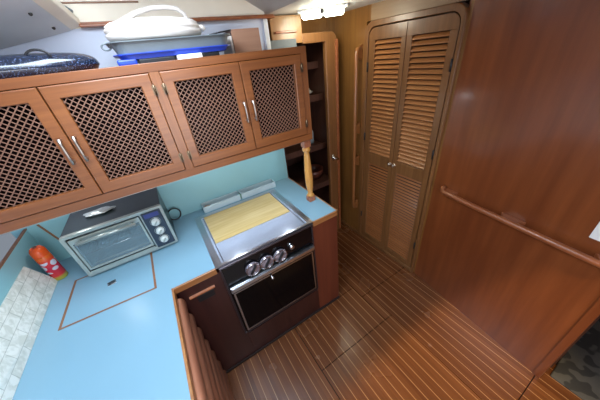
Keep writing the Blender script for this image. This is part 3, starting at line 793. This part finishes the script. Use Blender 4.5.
# puck lights fixed under the cabinet
for i, px in enumerate((-.50, .18, .60)):
    bm = BM(); lathe(bm, [(0, .0), (.030, .0), (.032, -.004), (.028, -.009), (.024, -.009)], (px, 1.36, 1.2905), 24); ph = obj('puck_light', bm, M['white'], t)
    bm = BM(); lathe(bm, [(.024, -.0085), (.018, -.011), (0, -.012)], (px, 1.36, 1.2905), 24); obj('lens', bm, M['ledw'], ph)
    l = bpy.data.lights.new('splash_fill', 'POINT'); l.energy = .9; l.color = (.92, .97, 1.0); l.shadow_soft_size = .03  # fill light added at each puck to brighten the splash
    o = bpy.data.objects.new('splash_fill', l); C.objects.link(o); o.location = (px, 1.36, 1.262)

# turned post between worktop and cabinet
t = thing('turned_post', 'turned golden wooden post between worktop corner and wall cabinet', 'post', (.716, 1.167, CZ))
bm = BM(); box(bm, .694, .738, 1.145, 1.189, CZ, CZ+.035, .002); obj('foot_block', bm, M['postb'], t)
bm = BM(); box(bm, .694, .738, 1.145, 1.189, 1.240, 1.2865, .002); obj('top_block', bm, M['postb'], t)
bm = BM()
lathe(bm, [(0.0179, .035), (0.0230, .038), (0.0256, .045), (0.0205, .052), (0.0154, .058), (0.0166, .068), (0.0218, .10), (0.0250, .14), (0.0250, .18), (0.0224, .25), (0.0186, .31), (0.0166, .335), (0.0154, .345), (0.0218, .352), (0.0256, .360), (0.0230, .370), (0.0179, .379)], (.716, 1.167, CZ), 28)
obj('turned_shaft', bm, M['post'], t)

# ------------------------------------------------------------------ things on top of the cabinet
TZ = cz1-.004
t = thing('roasting_pan', 'dark blue speckled enamel roasting pan on the cabinet top', 'roasting pan', (-.46, 1.33, TZ))
bm = BM()
pf = []
for k in range(13):
    a = PI/2*k/12; pf.append((math.cos(a)**.28 if k < 12 else 0, math.sin(a)))
prof = [(0, 0.0), (.90, 0.0), (.97, .008), (1.0, .022), (1.004, .026)] + [(r, .030+.042*h) for r, h in pf]
lathe(bm, prof, (-.46, 1.34, TZ), 64, 'Z', .362, .150)
obj('body', bm, M['pan'], t)
bm = BM(); tube(bm, [(-.246+.033*math.cos(a), 1.24, TZ+.052+.025*math.sin(a)) for a in [PI*i/12 for i in range(13)]], .0035, 10); obj('handle', bm, M['blackm'], t)

def oval_tray(bm, cx, cy, lx, ly, z0, z1, fl=.006, lip=.010):
    a = rrect(cx-lx*.94, cx+lx*.94, cy-ly*.94, cy+ly*.94, .035, y=z0, plane='XY'); b = rrect(cx-lx, cx+lx, cy-ly, cy+ly, .045, y=z1, plane='XY')
    c = rrect(cx-lx-lip, cx+lx+lip, cy-ly-lip, cy+ly+lip, .050, y=z1, plane='XY'); d = rrect(cx-lx+.004, cx+lx-.004, cy-ly+.004, cy+ly-.004, .042, y=z1-.001, plane='XY')
    e_ = rrect(cx-lx*.94+.004, cx+lx*.94-.004, cy-ly*.94+.004, cy+ly*.94-.004, .034, y=z0+.004, plane='XY')
    c2 = [p-V3(0, 0, .003) for p in c]
    loops = [[bm.verts.new(p) for p in L_] for L_ in (a, b, c2, c, d, e_)]
    n = len(a)
    for A, B in zip(loops, loops[1:]):
        for k in range(n): bm.faces.new((A[k], A[(k+1) % n], B[(k+1) % n], B[k]))
    bm.faces.new(loops[0][::-1]); bm.faces.new(loops[-1])
    bmesh.ops.remove_doubles(bm, verts=bm.verts, dist=1e-5)
    bmesh.ops.recalc_face_normals(bm, faces=bm.faces)
# black block and papers under the trays
bm = BM(); box(bm, .035, .165, 1.20, 1.38, TZ, TZ+.0205, .004); o = obj('tool_case', bm, M['blackm'], origin=(.10, 1.28, TZ)); tag(o, 'flat black case under the left half of the blue tray', 'case', 'flat black cases')
bm = BM(); box(bm, .275, .345, 1.20, 1.38, TZ, TZ+.0205, .004); o = obj('tool_case', bm, M['blackm'], origin=(.31, 1.28, TZ)); tag(o, 'flat black case under the right end of the blue tray', 'case', 'flat black cases')
bm = BM(); box(bm, .172, .268, 1.18, 1.36, TZ, TZ+.0205, .003); o = obj('paper_stack', bm, M['paper'], origin=(.22, 1.27, TZ)); tag(o, 'white folded papers under the middle of the blue tray', 'papers')
t = thing('blue_tray', 'bright blue plastic tray under the grey tray on the cabinet', 'tray', (.185, 1.31, TZ+.021))
bm = BM(); oval_tray(bm, .185, 1.31, .215, .115, TZ+.0212, TZ+.040); obj('body', bm, M['blue'], t)
bm = BM(); box(bm, -.035, .030, 1.198, 1.23, TZ+.004, TZ+.024, .006); obj('end_foot', bm, M['blue'], t)
t = thing('grey_tray', 'grey plastic basin stacked in the blue tray', 'basin', (.185, 1.31, TZ+.03))
bm = BM(); oval_tray(bm, .185, 1.31, .222, .122, TZ+.0405, TZ+.078); obj('body', bm, M['grey'], t)
bm = BM(); tube(bm, [(-.048+.014*math.cos(a), 1.24, TZ+.068+.010*math.sin(a)) for a in [i*PI/8 for i in range(16)]], .003, 8, closed=True); obj('loop_handle', bm, M['grey'], t)
t = thing('white_pot', 'low ridged white plastic tub with arched handle on the grey basin', 'tub', (.13, 1.31, TZ+.079))
bm = BM()
zb = .0795
lathe(bm, [(0, zb), (.86, zb), (.95, zb+.008), (.99, zb+.020), (1.0, zb+.028), (.955, zb+.032), (.99, zb+.037), (.985, zb+.045), (.945, zb+.048), (.95, zb+.055), (.86, zb+.064), (.6, zb+.071), (.3, zb+.074), (0, zb+.075)], (.140, 1.31, TZ), 56, 'Z', .180, .118)
obj('body', bm, M['pwhite'], t)
bm = BM()
tube(bm, [V3(-.01, 1.38, 1.862), V3(.02, 1.40, 1.893), V3(.06, 1.40, 1.911), V3(.096, 1.40, 1.926), V3(.158, 1.40, 1.941), V3(.217, 1.40, 1.943), V3(.262, 1.40, 1.937), V3(.287, 1.40, 1.918), V3(.292, 1.395, 1.89), V3(.285, 1.38, 1.862)], [.012, .012, .011, .010, .009, .009, .009, .009, .009, .010], 12)
obj('handle', bm, M['pwhite'], t)
bm = BM(); tube(bm, [(.295, 1.29, TZ+.118), (.320, 1.28, TZ+.114), (.328, 1.28, TZ+.104)], [.012, .010, .009], 10); obj('spout', bm, M['pwhite'], t)
bm = BM(); tube(bm, [(.335, 1.25, TZ+.083), (.38, 1.25, TZ+.089), (.435, 1.25, TZ+.0945)], .003, 8); o = obj('dark_skewer', bm, M['blackm'], origin=(.38, 1.25, TZ+.085)); tag(o, 'thin dark rod lying across the right rim of the grey basin', 'rod')
# plywood box
t = thing('wooden_box', 'small brown plywood box at the right of the trays', 'box', (.52, 1.32, TZ))
bm = BM(); box(bm, .452, .592, 1.300, 1.308, TZ, TZ+.102, .001); obj('front_board', bm, M['ply'], t)
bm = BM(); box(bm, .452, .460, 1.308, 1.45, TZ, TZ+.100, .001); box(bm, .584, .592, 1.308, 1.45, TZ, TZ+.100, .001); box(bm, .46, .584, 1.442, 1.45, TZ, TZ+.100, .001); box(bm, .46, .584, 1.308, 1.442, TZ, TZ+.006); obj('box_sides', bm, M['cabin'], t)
bm = BM(); box(bm, .438, .449, 1.30, 1.44, TZ, TZ+.078, .002); o = obj('white_board', bm, M['pwhite'], origin=(.443, 1.37, TZ)); tag(o, 'narrow white board standing beside the plywood box', 'board')
# grey folder beyond the cabinet, a loose object kept as structure
bm = BM(); box(bm, .79, .985, 1.602, 1.6195, 1.62, 1.80, .003)
struct('grey_folder', bm, M['blackgrey'])

# ------------------------------------------------------------------ grab rails
t = thing('upright_grab_rail', 'upright teak grab rail beside the louvred doors', 'grab rail', (1.42, 1.47, .33))
bm = BM(); ys = 1.468
tube(bm, [(1.425, ys, 1.70), (1.402, ys, 1.695), (1.392, ys, 1.67), (1.390, ys, 1.5), (1.390, ys, .5), (1.392, ys, .38), (1.402, ys, .352), (1.425, ys, .345)], [.014, .015, .015, .014, .014, .015, .015, .014], 14)
obj('rail_bar', bm, M['railz'], t)
for z in (1.675, 1.13, .84, .37):
    bm = BM(); prism(bm, [V3(1.396, ys-.011, z-.03), V3(1.444, ys-.011, z-.05), V3(1.444, ys-.011, z+.05), V3(1.396, ys-.011, z+.03)], (0, .022, 0), .003); obj('mounting_foot', bm, M['railz'], t)

t = thing('grab_rail', 'long horizontal teak grab rail on the mahogany bulkhead', 'grab rail', tuple(W(.5, .02, .88)))
bm = BM(); zr = .880
pts = [W(.115, .004, zr+.012), W(.118, .030, zr+.008), W(.14, .046, zr), W(.3, .05, zr), W(.6, .05, zr), W(.84, .05, zr), W(.868, .046, zr), W(.884, .030, zr), W(.886, .004, zr)]
tube(bm, pts, [.013, .015, .015, .0145, .0145, .0145, .015, .015, .013], 16)
obj('rail_bar', bm, M['rail'], t)
for u in (.145, .50, .855):
    bm = BM(); prism(bm, [W(u-.055, .0, zr-.010), W(u+.055, .0, zr-.010), W(u+.028, .046, zr-.010), W(u-.028, .046, zr-.010)], (0, 0, .020), .003); obj('mounting_foot', bm, M['rail'], t)

# white card above the rail
t = thing('wall_card', 'white printed card on the mahogany bulkhead above the rail', 'card', tuple(W(.80, .002, 1.0)))
bm = BM(); prism(bm, [W(.757, .0008, .945), W(.868, .0008, .945), W(.868, .0008, 1.10), W(.757, .0008, 1.10)], Nn*.0018); obj('card', bm, M['paper'], t)
bm = BM()
for r_ in range(5):
    prism(bm, [W(.785, .0027, .965+.024*r_), W(.85, .0027, .965+.024*r_), W(.85, .0027, .970+.024*r_), W(.785, .0027, .970+.024*r_)], Nn*.0003)
obj('printed_lines', bm, M['ink'], t)

# ================================================================== LIGHT
def area(name, loc, target, sx, sy, power, col, spread=None):
    l = bpy.data.lights.new(name, 'AREA'); l.shape = 'RECTANGLE'; l.size = sx; l.size_y = sy; l.energy = power; l.color = col
    if spread: l.spread = math.radians(spread)
    o = bpy.data.objects.new(name, l); C.objects.link(o); o.location = loc
    d = Vector(target)-Vector(loc); o.rotation_euler = d.to_track_quat('-Z', 'Y').to_euler(); return o
area('skylight', (-.14, .675, 2.11), (-.14, .68, 0), .68, .90, 22.5, (.74, .87, 1.0))
area('rear_fill_light', (.1, -1.6, 1.15), (.0, 1.2, 1.55), 1.3, 1.1, 30, (.90, .94, 1.0))  # unseen fill light added behind the camera to lift ceiling and fronts
l = bpy.data.lights.new('ceiling_lamp_light', 'POINT'); l.energy = 3.2; l.color = (1.0, .93, .74); l.shadow_soft_size = .06
o = bpy.data.objects.new('ceiling_lamp_light', l); C.objects.link(o); o.location = (1.07, 1.40, 1.85)
# unseen board added behind the camera to cut the warm spot's edge
bm = BM(); box(bm, .25, 1.34, -.40, -.385, 1.70, 2.0, .003); struct('light_blocker', bm, M['gold'])
l = bpy.data.lights.new('warm_floor_spot', 'SPOT'); l.energy = 150; l.color = (1.0, .76, .40); l.spot_size = math.radians(48); l.spot_blend = .8; l.shadow_soft_size = .007  # unseen warm spot added for a golden pool on the sole
o = bpy.data.objects.new('warm_floor_spot', l); C.objects.link(o); o.location = (.80, -.50, 1.90)
d = Vector((.92, .12, 0))-Vector(o.location); o.rotation_euler = d.to_track_quat('-Z', 'Y').to_euler()

w = bpy.data.worlds.new('World'); S.world = w; w.use_nodes = True
w.node_tree.nodes['Background'].inputs[0].default_value = (.75, .85, 1, 1); w.node_tree.nodes['Background'].inputs[1].default_value = .3

# ================================================================== CAMERA
fpx = 236.472; yaw, pitch, roll = [math.radians(a) for a in (28.422, 31.811, -6.975)]
cy, sy, cp_, sp_ = math.cos(yaw), math.sin(yaw), math.cos(pitch), math.sin(pitch)
F = Vector((sy*cp_, cy*cp_, -sp_)); Rr = Vector((cy, -sy, 0)); Uu = Rr.cross(F)
c_, s_ = math.cos(roll), math.sin(roll)
R2 = c_*Rr + s_*Uu; U2 = -s_*Rr + c_*Uu
cam = bpy.data.cameras.new('Camera'); co = bpy.data.objects.new('Camera', cam); C.objects.link(co)
co.matrix_world = Matrix(((R2.x, U2.x, -F.x, 0), (R2.y, U2.y, -F.y, 0), (R2.z, U2.z, -F.z, H), (0, 0, 0, 1)))
cam.sensor_width = 36; cam.lens = fpx/600*36; cam.clip_start = .02
S.camera = co
S.view_settings.view_transform = 'Standard'; S.view_settings.look = 'None'; S.view_settings.gamma = 1
S.view_settings.exposure = 0.0; S.view_settings.use_curve_mapping = False
